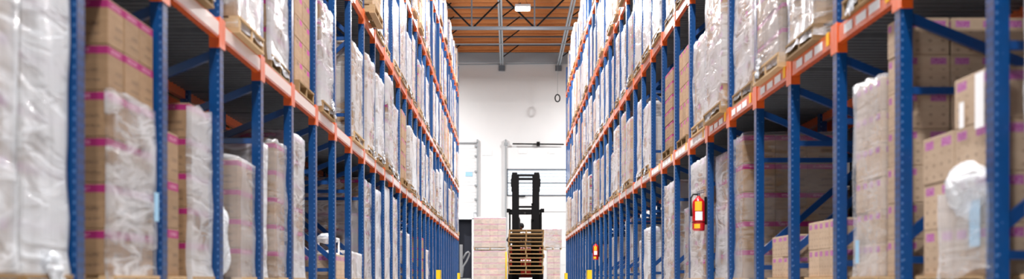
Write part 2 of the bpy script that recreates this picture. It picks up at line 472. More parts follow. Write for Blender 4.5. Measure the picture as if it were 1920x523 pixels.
def film_mesh(sg, w, d, h, seed, mat, part='all', z0=-.07, puff=1.0, rings=18):
    """wrap of film round a load: w along aisle (centred), d deep from x=0, h tall; part 'aisle' only covers the aisle face and its corners."""
    w, d, h = round(w, 2), round(d, 2), round(h, 2)
    def f():
        b = MB(sg); r = random.Random(seed*31+5); per = []
        c = .03; o = .012
        def seg(a, bb, n):
            for i in range(n): t = i/n; per.append((a[0]+(bb[0]-a[0])*t, a[1]+(bb[1]-a[1])*t))
        A, B_, Cc, Dd = (-o, w/2+o), (-o, -w/2-o), (d+o, -w/2-o), (d+o, w/2+o)
        if part == 'all': seg(A, B_, 14); seg(B_, Cc, 12); seg(Cc, Dd, 6); seg(Dd, A, 12); closed = True
        else:
            e = .1
            seg((e, w/2+o), A, 3); seg(A, B_, 14); seg(B_, (e*.2, -w/2-o), 2); per.append((e*.2, -w/2-o)); closed = False
        cx, cy = d/2, 0
        n = len(per); R_ = []
        so = Vector((r.random()*50, r.random()*50, r.random()*50))
        for i in range(rings+1):
            t = i/rings; z = z0 + (h-z0)*t
            ring = []
            for j, (x, y) in enumerate(per):
                dx, dy = x-cx, y-cy; L = math.hypot(dx, dy); ux, uy = dx/L, dy/L
                p = Vector((x*3, y*3, z*5+ (x+y)*2))
                a = noise.noise(p+so)*.012 + abs(noise.noise(Vector((x*7, y*7, z*1.5))+so))*.016
                if t < .12: a += .015*(1-t/.12)*(1+noise.noise(p*3+so))*1.5
                zz = z + noise.noise(Vector((x*4, y*4, 3))+so)*.05*(1 if t < .08 else .2) + (.03*noise.noise(p*2+so) if i in (0, rings) else 0)
                if part == 'all' and i == rings: pass
                ring.append(b.P((x+ux*a*puff, y+uy*a*puff, zz)))
            R_.append(ring)
        if part == 'all':
            for q, (sh, dz) in enumerate(((.93, .02), (.75, .03), (.5, .02))):
                ring = []
                for j, (x, y) in enumerate(per):
                    p = Vector((x*5, y*5, q*3.3))+so
                    ring.append(b.P((cx+(x-cx)*sh, cy+(y-cy)*sh, h+dz+.035*noise.noise(p)*puff)))
                R_.append(ring)
        for i in range(len(R_)-1):
            for j in range(n if closed else n-1):
                k = (j+1) % n; b.quad((R_[i][j], R_[i][k], R_[i+1][k], R_[i+1][j]))
        if part == 'all': b.quad(tuple(R_[-1]))
        return b.mesh('stretch_wrap', mat, smooth=True, fix=False)
    return cached(('fm', sg, w, d, h, seed, mat, part, z0, puff), f)
def tail_mesh(sg, seed, w=.16, h=.2):
    def f():
        b = MB(sg); r = random.Random(seed); so = Vector((r.random()*9, r.random()*9, seed))
        nu, nv = 8, 12; g = []
        for i in range(nv+1):
            row = []
            for j in range(nu+1):
                u, v = j/nu-.5, i/nv
                ww = w*(1-.35*v+.25*noise.noise(Vector((v*4, seed, 0))))
                p = Vector((u*4, v*5, seed))
                row.append(b.P((-.015-.05*abs(noise.noise(p*1.3+so))-.03*v, u*ww+.04*noise.noise(p+so), -v*h*(1+.3*noise.noise(Vector((u*6, 0, seed)))))))
            g.append(row)
        for i in range(nv):
            for j in range(nu): b.quad((g[i][j], g[i][j+1], g[i+1][j+1], g[i+1][j]))
        return b.mesh('film_tail', 'filmwad', smooth=True, fix=False)
    return cached(('tl', sg, seed, w, h), f)
def wad_mesh(seed, sx, sy, sz, amp=.5):
    def f():
        bm = bmesh.new(); bmesh.ops.create_icosphere(bm, subdivisions=5, radius=1)
        so = Vector((seed*3.1, seed*1.7, seed))
        for v in bm.verts:
            n = v.co.copy(); a = 1 + amp*(.6*noise.noise(n*1.4+so) + .45*(.5-abs(noise.noise(n*2.4+so))) + .1*(.5-abs(noise.noise(n*7+so))))
            v.co = Vector((n.x*sx*a, n.y*sy*a, n.z*sz*a))
        me = D.meshes.new('film_wad'); bm.to_mesh(me); bm.free()
        me.polygons.foreach_set('use_smooth', [True]*len(me.polygons)); me.materials.append(MAT['filmwad']); return me
    return cached(('wd', seed, sx, sy, sz), f)

LOOK = {'band': 'brown cartons with magenta bands', 'patch': 'pale cartons with magenta patches', 'corner': 'tan cartons with magenta corner marks', 'plain': 'plain tan cartons'}
WR = {None: 'bare', 'film': 'film-wrapped', 'filmthin': 'thinly wrapped', 'filmthick': 'white film-wrapped'}
LEVN = {0: 'on floor', 1: 'lowest shelf', 2: 'second shelf', 3: 'third shelf', 4: 'topmost shelf'}
USED = {}
def load(side, level, k, ya, yb, nz, ch, ny=2, nx=2, mode='band', wrap='film', over=.05, dx=1.06, row=0, part='all', wraph=None,
         heights=None, tail=0, far=False, seed=0, extra='', zb=None, oldp=False, jit=.006, wmul=None):
    lo_, hi_ = YS(side, k)+PD+.045, YS(side, k+1)-.045
    if yb-ya > hi_-lo_: ya, yb = lo_, hi_
    if ya < lo_: ya, yb = lo_, yb+lo_-ya
    if yb > hi_: ya, yb = ya-(yb-hi_), hi_
    w = yb-ya; ym = (ya+yb)/2; X = XF(side)+row*1.36-over
    z0 = 0 if level == 0 else HL[level]+BEAM+.002
    where = f"{SN[side]} rack" if row == 0 else f"row behind {SN[side]} rack"
    lab = f"{WR[wrap]} {LOOK[mode]} {LEVN[level]}, {where}, {ORD[k-2]} bay"
    if extra: lab = f"{extra}, {LEVN[level]}, {where}, {ORD[k-2]} bay"
    while lab in USED: lab = lab.replace(', ', ' again, ', 1)
    USED[lab] = 1
    e = empty('pallet_load', (side*X, ym, z0), lab, 'pallet load', f"pallet loads {LEVN[level]} of the {where}")
    ph = .128
    pm = 'palletold' if oldp else 'pallet'
    link('pallet', pallet_bm(side, max(w+.02, .3), dx, pm), e)
    ox = .03 + R.random()*.02
    sx = (dx-ox-.02)/nx; sy = w/ny
    top = 0
    if far:
        link('carton_block', block_mesh(side, nx, ny, nz, sx, sy, ch, mode, seed % 4), e, (side*ox, 0, ph)); top = nz*ch
    else:
        for j in range(ny):
            hj = heights[j] if heights else nz
            top = max(top, hj*ch)
            for i in range(nx):
                for z in range(hj):
                    if i > 0 and j > 0 and z < hj-1 and not (heights and hj > min(heights)): continue
                    xx = ox + (i+.5)*sx + R.uniform(-jit, jit)*.5; yy = (j+.5-ny/2)*sy
                    link('carton', carton_mesh(sx, sy, ch, mode), e, (side*xx, yy, ph+z*ch))
    if wrap:
        wh = wraph if wraph else top
        link('stretch_wrap', film_mesh(side, w, dx-ox-.02, wh+.01 if part == 'all' else wh, seed % 5, wrap, part), e, (side*ox, 0, ph))
    for q in range(tail):
        link('film_tail', tail_mesh(side, (seed+q*3) % 6), e, (side*(ox-.01), R.uniform(-.3, .3)*w, ph+R.uniform(0, .12)))
    return e
def sheet(e, side, y, z, w, h, mat, lab, x=-.004):
    """paper label stuck on the aisle side of a load."""
    o = link('shipping_label', cached(('sh', side, w, h, mat), lambda: MB(side).box((-.0015, -w/2, 0), (.0005, w/2, h)).mesh('shipping_label', mat)), e, (side*x, y, z))
    o['label'] = lab; return o

# --- level 0, left rack, placed one by one
def L0(k, ya, yb, nz, ch, **kw): return load(-1, 0, k, ya, yb, nz, ch, **kw)
e = L0(3, 3.85, 4.37, 6, .26, ny=1, mode='patch', wrap='filmthick', over=0, seed=1, oldp=True, extra='tall white-wrapped load cut by the left picture edge')
e = L0(3, 4.41, 4.885, 6, .25, ny=2, mode='band', wrap='filmthick', over=.0, seed=2, oldp=True, part='aisle', wraph=1.5, tail=1, extra='tall film-wrapped magenta-banded cartons directly before first full blue post')
e = L0(4, 5.42, 6.10, 6, .2475, ny=3, nx=2, mode='band', wrap='film', part='aisle', wraph=1.0, over=.0, seed=3)
sheet(e, -1, .23, .45, .07, .17, 'bluelabel', 'pale blue shipping label', -.02)
L0(5, 6.26, 6.48, 3, .30, ny=1, nx=2, mode='band', wrap=None, over=.02, seed=4, extra='low bare stack of three magenta-banded cartons')
L0(5, 6.86, 7.32, 5, .235, ny=1, nx=2, mode='band', wrap='film', part='aisle', wraph=1.17, over=-.02, seed=0, extra='taller half-wrapped banded cartons behind the low bare stack')
L0(6, 8.08, 8.54, 4, .235, ny=1, nx=2, mode='band', wrap='filmthin', over=-.02, seed=1)
L0(7, 8.76, 9.04, 5, .235, ny=1, nx=2, mode='band', wrap='filmthick', over=-.04, seed=2, extra='narrow white-wrapped load close behind a post')
L0(7, 9.36, 9.76, 5, .25, ny=1, nx=2, mode='band', wrap='filmthin', over=-.02, seed=3, extra='thinly wrapped banded load beyond the narrow white one')
L0(8, 10.02, 10.62, 6, .24, ny=2, nx=2, mode='band', wrap='film', over=-.02, seed=4)
L0(10, 12.40, 13.2, 1, .30, ny=3, nx=2, mode='patch', wrap=None, over=.0, seed=5)
L0(11, 13.60, 14.45, 1, .34, ny=2, nx=2, mode='patch', wrap='filmthick', over=.02, seed=6)
L0(12, 15.0, 15.9, 6, .245, ny=2, nx=2, mode='band', wrap='film', over=-.03, seed=7)
L0(13, 16.1, 17.05, 6, .24, ny=2, nx=2, mode='band', wrap='filmthick', over=-.02, seed=8)
L0(14, 17.3, 18.2, 6, .265, ny=2, nx=2, mode='corner', wrap='filmthick', over=.0, seed=9)
L0(15, 18.55, 19.45, 6, .25, ny=2, nx=2, mode='patch', wrap='film', over=.0, seed=10)
L0(17, 20.95, 21.9, 4, .24, mode='patch', wrap='filmthick', over=0, seed=11, far=True, tail=1)
L0(20, 24.7, 25.6, 4, .26, ny=2, mode='band', wrap=None, over=0, seed=12, far=True)
L0(21, 25.85, 26.8, 3, .25, mode='patch', wrap='filmthick', over=0, seed=13, far=True, tail=2)
for k, nz in ((23, 2), (26, 4), (28, 3), (31, 5), (33, 5)):
    L0(k, YS(-1, k)+.13, YS(-1, k)+1.1, nz, .25, mode=MODES[k % 4], wrap='filmthick', over=-.05, seed=k, far=True)
# --- level 0, right rack
def R0(k, ya, yb, nz, ch, **kw): return load(1, 0, k, ya, yb, nz, ch, **kw)
R0(3, 4.12, 4.82, 5, .27, ny=2, mode='patch', wrap='film', over=.0, seed=1)
e = R0(4, 5.22, 6.06, 4, .27, ny=2, nx=2, mode='patch', wrap=None, over=.0, seed=2, heights=[4, 3])
sheet(e, 1, -.13, .93, .055, .14, 'white', 'white shipping label', .026)
sheet(e, 1, -.34, .90, .10, .29, 'white', 'long white shipping label', .026)
sheet(e, 1, -.33, .28, .12, .24, 'bluelabel', 'pale blue shipping label', .004)
R0(5, 6.43, 6.62, 7, .235, ny=1, nx=3, mode='patch', wrap=None, over=.0, seed=3, extra='tallest bare stack of patched cartons')
e = R0(5, 6.69, 7.17, 6, .22, ny=2, nx=2, mode='patch', wrap='filmthin', over=.02, seed=4, extra='wrapped narrow load before the tallest bare stack')
sheet(e, 1, .1, .22, .07, .16, 'bluelabel', 'pale blue shipping label', .0)
R0(6, 7.66, 8.48, 2, .225, ny=3, nx=3, mode='patch', wrap=None, over=-.04, seed=5, heights=[2, 2, 2])
R0(7, 8.88, 9.62, 2, .19, ny=2, nx=3, mode='patch', wrap=None, over=-.02, seed=6, heights=[2, 2])
R0(8, 10.78, 11.16, 5, .305, ny=1, nx=3, mode='band', wrap='filmthin', over=-.03, seed=7)
R0(9, 11.42, 12.3, 5, .29, ny=2, nx=2, mode='band', wrap='film', over=-.06, seed=8)
R0(10, 12.64, 13.58, 6, .25, ny=2, nx=2, mode='corner', wrap='film', over=.03, seed=9)
R0(11, 14.1, 14.75, 4, .25, ny=2, nx=2, mode='band', wrap='filmthin', over=-.1, seed=10)
R0(12, 15.1, 15.98, 6, .24, ny=2, nx=2, mode='corner', wrap='film', over=.0, seed=11)
R0(14, 17.75, 18.35, 4, .22, ny=2, nx=2, mode='patch', wrap='filmthick', over=.0, seed=12)
R0(15, 18.8, 19.5, 3, .24, ny=2, nx=2, mode='corner', wrap='film', over=-.05, seed=13)
for k, nz in ((17, 5), (20, 4), (24, 4), (27, 5), (30, 5), (32, 4)):
    R0(k, YS(1, k)+.13, YS(1, k)+1.1, nz, .25, mode=MODES[(k+1) % 4], wrap='filmthick', over=-.08, seed=k, far=True)

# --- upper levels
def upper(side, level, k, row=0):
    rr = random.Random(side*1000+level*100+k+row*7)
    if rr.random() < .05: return
    y0 = YS(side, k)+PD+.02; y1 = YS(side, k+1)-.02
    w = rr.uniform(.66, .96); a = y0 + rr.random()*(y1-y0-w)
    ch = rr.choice([.2, .225, .25, .27]); hmax = 1.62 if level < 4 else 1.45
    tot = rr.uniform(1.22, hmax); nz = max(4, int(tot/ch))
    mode = rr.choices(MODES, [3, 1, 6, 3])[0]
    wrap = rr.choices(['film', 'filmthick', 'filmthin', None], [7, 2, 5, 1.2 if row == 0 else 4])[0]
    far = (k >= 16) or row > 0
    kw = {}
    over = rr.uniform(-.01, .07)
    if side < 0 and level == 3 and k == 24: over, wrap, mode, nz, ch, w = .22, None, 'band', 5, .28, .9
    if side < 0 and level == 2 and k == 12: over, wrap, mode, nz = .15, None, 'plain', 2
    if side < 0 and level == 1 and k == 7: wrap, mode, kw = 'film', 'band', dict(part='aisle')
    ny = rr.choice([2, 2, 3]); seed = rr.randrange(10)
    load(side, level, k, a, a+w, nz, ch, ny=ny, nx=2, mode=mode, wrap=wrap, over=over if row == 0 else 0, row=row, far=far, seed=seed,
         tail=(rr.choice([0, 0, 1]) if (row == 0 and k < 22 and wrap) else 0), oldp=rr.random() < .7, **kw)
for side in (-1, 1):
    for level in (1, 2, 3, 4):
        for k in range(KMIN(level), KEND): upper(side, level, k)
    for k in range(5, 17):
        if k % 5 != 2:
            rr = random.Random(side*77+k); y = YS(side, k)+.13
            load(side, 0, k, y, y+rr.uniform(.85, 1.0), rr.choice([4, 5, 6]), .25, ny=2, nx=2, mode=rr.choice(['band', 'band', 'patch']),
                 wrap=rr.choice([None, 'filmthin', 'film']), over=0, row=1, far=(k > 11), seed=k)
    for k in range(7, 17): upper(side, 1, k, 1)
# white framed crate on the low cartons, left
e = empty('wire_crate', (-2.30, 12.8, .128+.30+.002), 'small open white-edged crate on low carton pallet, left rack', 'crate')
b = MB()
for x in (-.13, .13):
    for y in (-.16, .16): b.bar((x, y, 0), (x, y, .2), .02, .02)
for z in (.01, .2):
    for x in (-.13, .13): b.bar((x, -.16, z), (x, .16, z), .02, .02)
    for y in (-.16, .16): b.bar((-.13, y, z), (.13, y, z), .02, .02)
link('frame', b.mesh('frame', 'white'), e)
link('film_liner', wad_mesh(9, .12, .15, .06), e, (0, 0, .2))
# crumpled film
def wad(seed, loc, s, lab):
    o = link('crumpled_film', wad_mesh(seed, *s), None, loc); tag(o, lab, 'plastic film', 'loose clumps of stretch film'); return o
wad(1, (-2.27, 7.78, .40), (.11, .19, .30), 'tall clump of crumpled clear film standing beside low left carton load')
wad(2, (2.50, 5.47, .58), (.09, .24, .13), 'white crumpled film bunched over cartons near right edge')
wad(3, (2.50, 8.30, 2.55), (.10, .3, .12), 'white film bunched on pallet edge, lowest shelf, right rack')
# one film sheet draped below the bunch on the right
o = link('draped_film', film_mesh(1, .50, .10, .46, 3, 'filmthin', 'aisle', 0.0, 1.0), None, (2.425, 5.42, .13))
tag(o, 'thin clear film sheet hanging over cartons at right edge', 'plastic film')

# ------------------------------------------------------------------ post guards
def guard(side, k, dy=0):
    e = empty('post_guard', (side*(XF(side)-.03), YS(side, k)-.06+dy, 0), f"yellow steel post guard at foot of {ORD[k-2]} upright, {SN[side]} rack", 'post guard', 'yellow post guards')
    b = MB(side); b.box((-.03, 0, .01), (-.02, .24, .42)); b.box((-.03, 0, .01), (.2, .01, .42)); b.box((-.03, .23, .01), (.0, .24, .42))
    link('shield', b.mesh('shield', 'yellow'), e)
    b = MB(side); b.box((-.08, -.03, 0), (-.03, .26, .01)); link('foot_plate', b.mesh('foot_plate', 'yellow'), e)
    return e
for s_, k_ in ((-1, 25), (1, 25), (-1, 35), (1, 35)): guard(s_, k_)

# ------------------------------------------------------------------ fire extinguishers
def extinguisher(x, y, z, lab):
    e = empty('fire_extinguisher', (x, y, z), lab, 'fire extinguisher')
    b = MB(); r = .078
    prof = [(0, .0), (.06, .0), (.074, .008), (r, .03), (r, .33), (.072, .365), (.05, .395), (.026, .412), (.022, .43)]
    b.tube([(0, 0, p[1]) for p in prof], [max(p[0], .001) for p in prof], 24)
    cyl = link('cylinder', b.mesh('cylinder', 'red', smooth=True), e)
    def patch(name, z0, z1, a0, a1, mat, lb):
        b = MB(); n = 10; rr = r+.0015; A = []; Bq = []
        for i in range(n+1):
            a = a0+(a1-a0)*i/n; A.append(b.P((rr*math.cos(a), rr*math.sin(a), z0))); Bq.append(b.P((rr*math.cos(a), rr*math.sin(a), z1)))
        for i in range(n): b.quad((A[i], A[i+1], Bq[i+1], Bq[i]))
        o = link(name, b.mesh(name, mat, fix=False), cyl); o['label'] = lb
    q = -math.pi/2
    patch('inspection_tag', .245, .36, q-.75, q+.35, 'yellowtag', 'amber inspection tag')
    patch('instruction_label', .13, .235, q-.7, q+.45, 'white', 'white instruction label')
    patch('class_label', .03, .085, q-.9, q+.05, 'yellowtag', 'pale yellow class label')
    b = MB(); b.tube([(0,0,.425), (0,0,.46)], .02, 12); b.bar((-.02, 0, .462), (.075, 0, .478), .022, .012); b.bar((-.02, 0, .478), (.08, 0, .51), .02, .01)
    link('valve', b.mesh('valve', 'chrome'), e)
    b = MB(); b.tube([(-.02, 0, .45), (-.07, -.02, .45), (-.1, -.03, .40), (-.098, -.03, .30), (-.094, -.03, .18)], [.011]*4+[.016], 8)
    link('hose', b.mesh('hose', 'rubber', smooth=True), e)
    b = MB(); b.box((.075, -.02, .08), (.1, .02, .42)); b.tube([(r*math.cos(t)*1.03, r*math.sin(t)*1.03, .11) for t in [i*math.pi/10 for i in range(21)]], .004, 6)
    link('bracket', b.mesh('bracket', 'black'), e)
    return e
extinguisher(XR-.105, YS(1, 10)+.03, .1+(526-433)/(F/YS(1, 10)), 'large red fire extinguisher with yellow tag on near right rack post')
extinguisher(XR-.105, YS(1, 22)+.03, .1+(526-487)/(F/YS(1, 22)), 'small distant red fire extinguisher on far right rack post')

# ------------------------------------------------------------------ building shell
def struct(name, me, loc=(0,0,0), label=None):
    o = link(name, me, None, loc); o['kind'] = 'structure'
    if label: o['label'] = label
    return o
YW, ZR = 52.0, 11.9
struct('floor', MB().box((-12, -9, -.2), (12, YW, 0)).mesh('floor', 'floor'))
struct('ceiling', MB().box((-12, -9, ZR), (12, YW+.2, ZR+.15)).mesh('ceiling', 'roofdeck'))
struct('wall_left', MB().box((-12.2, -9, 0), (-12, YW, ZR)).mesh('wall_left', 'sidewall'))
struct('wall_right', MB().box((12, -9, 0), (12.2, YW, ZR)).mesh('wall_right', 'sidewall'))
def PX(x, y): return ((x-953.3)/(F/YW), .1+(526-y)/(F/YW))
# back wall with the dark doorway cut out
dx0, dx1, dz = PX(859, 0)[0], PX(885.5, 0)[0], PX(0, 411)[1]
b = MB()
b.box((-12, YW, 0), (dx0, YW+.2, ZR)); b.box((dx0, YW, dz), (dx1, YW+.2, ZR)); b.box((dx1, YW, 0), (12, YW+.2, ZR))
struct('wall_back', b.mesh('wall_back', 'wall'))
# roof framing
n = 0
y = 30.3
while y < YW:
    if n % 3 == 2: struct('trim_%d' % (n+1), MB().box((-11.9, y, ZR-.075), (11.9, y+.05, ZR-.001)).mesh('roof_purlin', 'steelgrey'), label='dark steel roof purlin')
    else: struct('trim_%d' % (n+1), MB().box((-11.9, y, ZR-.13), (11.9, y+.05, ZR-.001)).mesh('roof_joist', 'joist'), label='wooden roof joist')
    y += .58; n += 1
def girder(yg, zc, lab, nodes):
    e = empty('roof_girder', (0, yg, zc), lab, 'roof girder')
    link('bottom_chord', MB().box((-11.8, -.06, -.06), (11.8, .06, .06)).mesh('bottom_chord', 'steelgrey'), e)
    link('top_chord', MB().box((-11.8, -.06, ZR-.42-zc), (11.8, .06, ZR-.31-zc)).mesh('top_chord', 'steelgrey'), e)
    h = ZR-.4-zc
    for x in nodes:
        for (xa, xb) in ((x, x-1.45), (x, x+1.45)): link('web_diagonal', MB().bar((xa, 0, 0), (xb, 0, h), .06, .07, (0,1,0)).mesh('web_diagonal', 'black'), e)
        link('web_vertical', MB().bar((x-.02, 0, 0), (x-.02, 0, h), .06, .06).mesh('web_vertical', 'steelgrey'), e)
girder(40.0, .1+(526-53)/(F/40), 'deep grey open-web roof girder crossing the aisle', [-7.4, -4.4, -1.43, 1.05, 4.0, 7.0])
for i, xx in enumerate((-3.25, -.34, 2.56, 5.45)):
    e = empty('roof_truss', (xx, 29, 11.12), ['steel truss nearest the left side running along the roof', 'pale steel truss running to the wall, left of the lamp', 'pale steel truss running to the wall, right of the lamp', 'steel truss furthest right running along the roof'][i], 'roof truss', 'trusses running towards the back wall')
    link('bottom_chord', MB().box((-.09, 0, -.03), (-.02, 22.9, .05)).mesh('bottom_chord', 'palesteel'), e)
    link('bottom_chord', MB().box((.02, 0, -.03), (.09, 22.9, .05)).mesh('bottom_chord', 'palesteel'), e)
    b = MB(); yy = 0; up = 0
    while yy < 22: b.bar((0, yy, 0 if not up else .44), (0, yy+.9, .44 if not up else 0), .04, .04, (1,0,0)); yy += .9; up ^= 1
    link('web', b.mesh('web', 'steelgrey'), e)
    link('end_plate', MB().box((-.16, 22.75, -.28), (.16, 22.95, -.03)).mesh('end_plate', 'steelgrey'), e)
    for q, (y0, d) in enumerate(((13.4, 1), (15.6, 1), (18.0, 1), (21.0, 1))):
        link('sway_brace', MB().bar((.05, y0, 0), (.85, y0+.1, .62), .05, .05).mesh('sway_brace', 'black'), e)
# ledger on the wall, conduit
struct('trim_90', MB().box((-11.9, YW-.12, PX(0, 117)[1]), (11.9, YW-.001, PX(0, 100)[1])).mesh('wall_ledger', 'ledger'), label='blue grey ledger beam under the roof')
b = MB(); b.tube([(-11.5, YW-.09, PX(0,120.5)[1]), (-2, YW-.09, PX(0,121.5)[1]), (2.5, YW-.09, PX(0,119.5)[1]), (11.5, YW-.09, PX(0,121)[1])], .028, 8)
struct('trim_91', b.mesh('sprinkler_pipe', 'ledger'), label='pale pipe along the top of the wall')
b = MB(); b.tube([(-11.5, 47.0, 11.05), (11.5, 47.0, 11.10)], .03, 8); struct('trim_92', b.mesh('roof_pipe', 'palesteel'), label='thin pipe crossing under the roof')

# sectional dock doors: thing-like parts on structure
def slats(x0, x1, z0, z1, yy, pitch):
    b = MB(); z = z0
    while z < z1-.02:
        zt = min(z+pitch, z1)
        n_ = 4
        for i in range(n_):
            a = z+(zt-z-.02)*i/n_; c = z+(zt-z-.02)*(i+1)/n_-.012
            b.box((x0, yy, a), (x1, yy+.04, c))
        b.box((x0, yy+.015, z), (x1, yy+.05, zt)); z = zt
    return b.mesh('door_panel', 'wall')
# left door
xa = PX(895, 0)[0]; zt = PX(0, 269)[1]
d1 = struct('door_1', slats(-7.6, xa-.03, dz+.35, zt, YW-.09, .69), label='white ribbed dock door, tall, at left')
rail = MB().box((xa-.03, YW-.16, 0), (xa+.05, YW-.002, PX(0, 262)[1])).box((-7.6, YW-.16, zt), (xa, YW-.04, zt+.05))
link('door_track', rail.mesh('door_track', 'grey'), d1)
for yy_ in (275, 293, 322, 348, 374):
    z = PX(0, yy_)[1]; link('hinge', MB().box((xa-.14, YW-.2, z-.03), (xa-.03, YW-.12, z+.05)).mesh('hinge', 'grey'), d1)
x0, z0 = PX(873, 331); x1, z1 = PX(886, 323)
o = link('door_notice', MB().box((x0, YW-.115, z0), (x1, YW-.1, z1)).mesh('door_notice', 'bluelabel')); tag(o, 'pale blue notice on the ribbed left dock door', 'notice')
x0, z0 = PX(904, 291); x1, z1 = PX(922, 281)
o = link('wall_sign', MB().box((x0, YW-.03, z0), (x1, YW-.005, z1)).mesh('wall_sign', 'white')); tag(o, 'blank white rectangular sign on wall between the dock doors', 'sign')
# right door with its glazed band
xa = PX(948, 0)[0]; gx0, gz1 = PX(951, 317); gx1, gz0 = PX(1085, 367)
b = MB()
for z0_, z1_ in ((0, .9), (.91, 1.8), (1.81, 2.7), (2.71, PX(0, 398)[1]), (PX(0, 397)[1], gz0), (gz1, PX(0, 277)[1])): b.box((xa+.05, YW-.08, z0_), (5.6, YW-.02, z1_))
d2 = struct('door_2', b.mesh('door_2', 'wall'), label='white dock door with a glazed band behind the forklift')
b = MB(); t_ = .05
b.box((gx0, YW-.13, gz1-t_), (gx1, YW-.03, gz1)); b.box((gx0, YW-.13, gz0), (gx1, YW-.03, gz0+t_)); b.box((gx0, YW-.13, gz0), (gx0+t_, YW-.03, gz1)); b.box((gx1-t_, YW-.13, gz0), (gx1, YW-.03, gz1)); zz = PX(0, 343)[1]; b.box((gx0, YW-.13, zz-.02), (gx1, YW-.03, zz+.02))
link('window_frame', b.mesh('window_frame', 'steelgrey'), d2)
link('pane', MB().box((gx0+t_, YW-.06, gz0+t_), (gx1-t_, YW-.045, gz1-t_)).mesh('pane', 'daylight'), d2)
b = MB(); z = gz0+.12
while z < gz1-.08: b.box((gx0+.06, YW-.1, z), (gx1-.06, YW-.07, z+.035)); z += .165
link('blind', b.mesh('blind', 'ledger'), d2)
link('door_track', MB().box((xa-.03, YW-.16, 0), (xa+.04, YW-.002, PX(0, 262)[1])).box((xa-.08, YW-.18, PX(0,273)[1]), (xa+.12, YW-.1, PX(0,268)[1])).mesh('door_track', 'grey'), d2)
link('handle', MB().box((PX(972,0)[0], YW-.16, gz0-.06), (PX(985,0)[0], YW-.1, gz0-.01)).mesh('handle', 'black'), d2)
x0, z_ = PX(961, 270.5); x1, _ = PX(1057, 0)
e = empty('spring_shaft', ((x0+x1)/2, YW-.2, z_), 'dark torsion spring shaft fixed above the glazed dock door', 'spring shaft')
b = MB(); b.tube([(-(x1-x0)/2, 0, 0), ((x1-x0)/2, 0, -.03)], .035, 8); link('shaft', b.mesh('shaft', 'black'), e)
link('bracket', MB().box((-.08, -.05, -.1), (.08, .19, .1)).mesh('bracket', 'black'), e)
for i, px in enumerate((980, 1035)):
    x, z = PX(px, 288)
    o = link('door_plate', MB().box((x-.2, YW-.11, z), (x+.2, YW-.082, z+.18)).mesh('door_plate', 'white')); tag(o, ['small white plate above glazed band, nearer forklift mast', 'small white plate above glazed band, nearer right rack'][i], 'plate', 'plates on the dock door')
# dark doorway with light above
struct('door_3', MB().box((dx0-.3, YW+.5, 0), (dx1+.3, YW+.55, dz+.2)).mesh('door_3', 'darkdoor'), label='dark open doorway')
struct('trim_93', MB().box((dx1-.02, YW-.06, 0), (dx1+.09, YW, dz+.05)).box((dx0, YW-.06, dz), (dx1+.09, YW, dz+.06)).mesh('door_casing', 'white'))
x0, z0 = PX(859, 410); x1, z1 = PX(887, 399)
e = empty('door_lamp', ((x0+x1)/2, YW-.02, z0+.03), 'bright strip light above the dark doorway', 'light')
link('tube_diffuser', MB().box((-.38, -.16, .02), (.38, -.03, .26)).mesh('tube_diffuser', 'daydoor'), e)
link('housing', MB().box((-.40, -.03, .0), (.40, .0, .3)).mesh('housing', 'white'), e)

# ------------------------------------------------------------------ lamps
def lamp(x, y, z, lab, power, fixture=True):
    l = D.lights.new('lamp_light', 'AREA'); l.shape = 'RECTANGLE'; l.size = .55; l.size_y = .4; l.energy = power; l.color = (1, .985, .965)
    o = D.objects.new('lamp_light', l); C.objects.link(o); o.location = (x, y, z-.02)
    if fixture:
        e = empty('high_bay_lamp', (x, y, z), lab, 'ceiling lamp')
        link('housing', MB().box((-.29, -.22, .05), (.29, .22, .16)).mesh('housing', 'grey', bevel=.02), e)
        link('diffuser', MB().box((-.27, -.2, .0), (.27, .2, .05)).mesh('diffuser', 'lamp', bevel=.01), e)
        b = MB()
        for xx in (-.2, .2): b.tube([(xx, 0, .16), (0, 0, .6), (0, 0, 11.7-z)], .006, 5)
        link('hanger', b.mesh('hanger', 'black'), e)
        o.parent = e; o.location = (0, 0, -.02); o['kind'] = 'helper'
LP = 1250
YL_ = 37.6
zl = .1+(526-18)/(F/YL_)
lamp((980-953.3)/(F/YL_), YL_, zl, 'lit rectangular high-bay lamp hanging from the wooden roof', LP)
for y in (-5, 2, 9, 16, 23, 30): lamp(.4, y, 10.6, '', LP, False)
for x in (-5.8, 6.2): lamp(x, 46.5, 10.6, '', LP*1.1, False)
for x in (-5, 5):      # added fill lights aimed up to brighten the roof, no fixture behind them
    l = D.lights.new('roof_fill', 'AREA'); l.size = 1.6; l.energy = 500; l.color = (1, .97, .93)
    o = D.objects.new('roof_fill', l); C.objects.link(o); o.location = (x, 33, 9.4); o.rotation_euler = (math.radians(135), 0, 0)
l = D.lights.new('left_fill', 'AREA'); l.size = 3; l.energy = 330; l.color = (.86, .93, 1)      # added unseen fill from behind left, brightens camera-facing sides of the right rack
o = D.objects.new('left_fill', l); C.objects.link(o); o.location = (-7.5, -6.5, 2.6)
o.rotation_euler = (Vector((3.0, 9, 1.2))-Vector(o.location)).to_track_quat('-Z', 'Y').to_euler()

# ------------------------------------------------------------------ hanging ring
rx, ry = PX(1048, 184)
e = empty('hanging_ring', (2.45, 50.6, 0), 'dark oval ring hanging on a thin cord before the back wall', 'ring')
zc = .1+(526-184)/(F/50.6); b = MB()
b.tube([(.12*math.cos(t), 0, zc+.18*math.sin(t)) for t in [i*math.pi/12 for i in range(25)]], .03, 8, cap=False); link('loop', b.mesh('loop', 'black', smooth=True), e)
b = MB(); b.tube([(0, 0, zc+.18), (.02, 0, 11.1)], .012, 6); link('cord', b.mesh('cord', 'grey'), e)

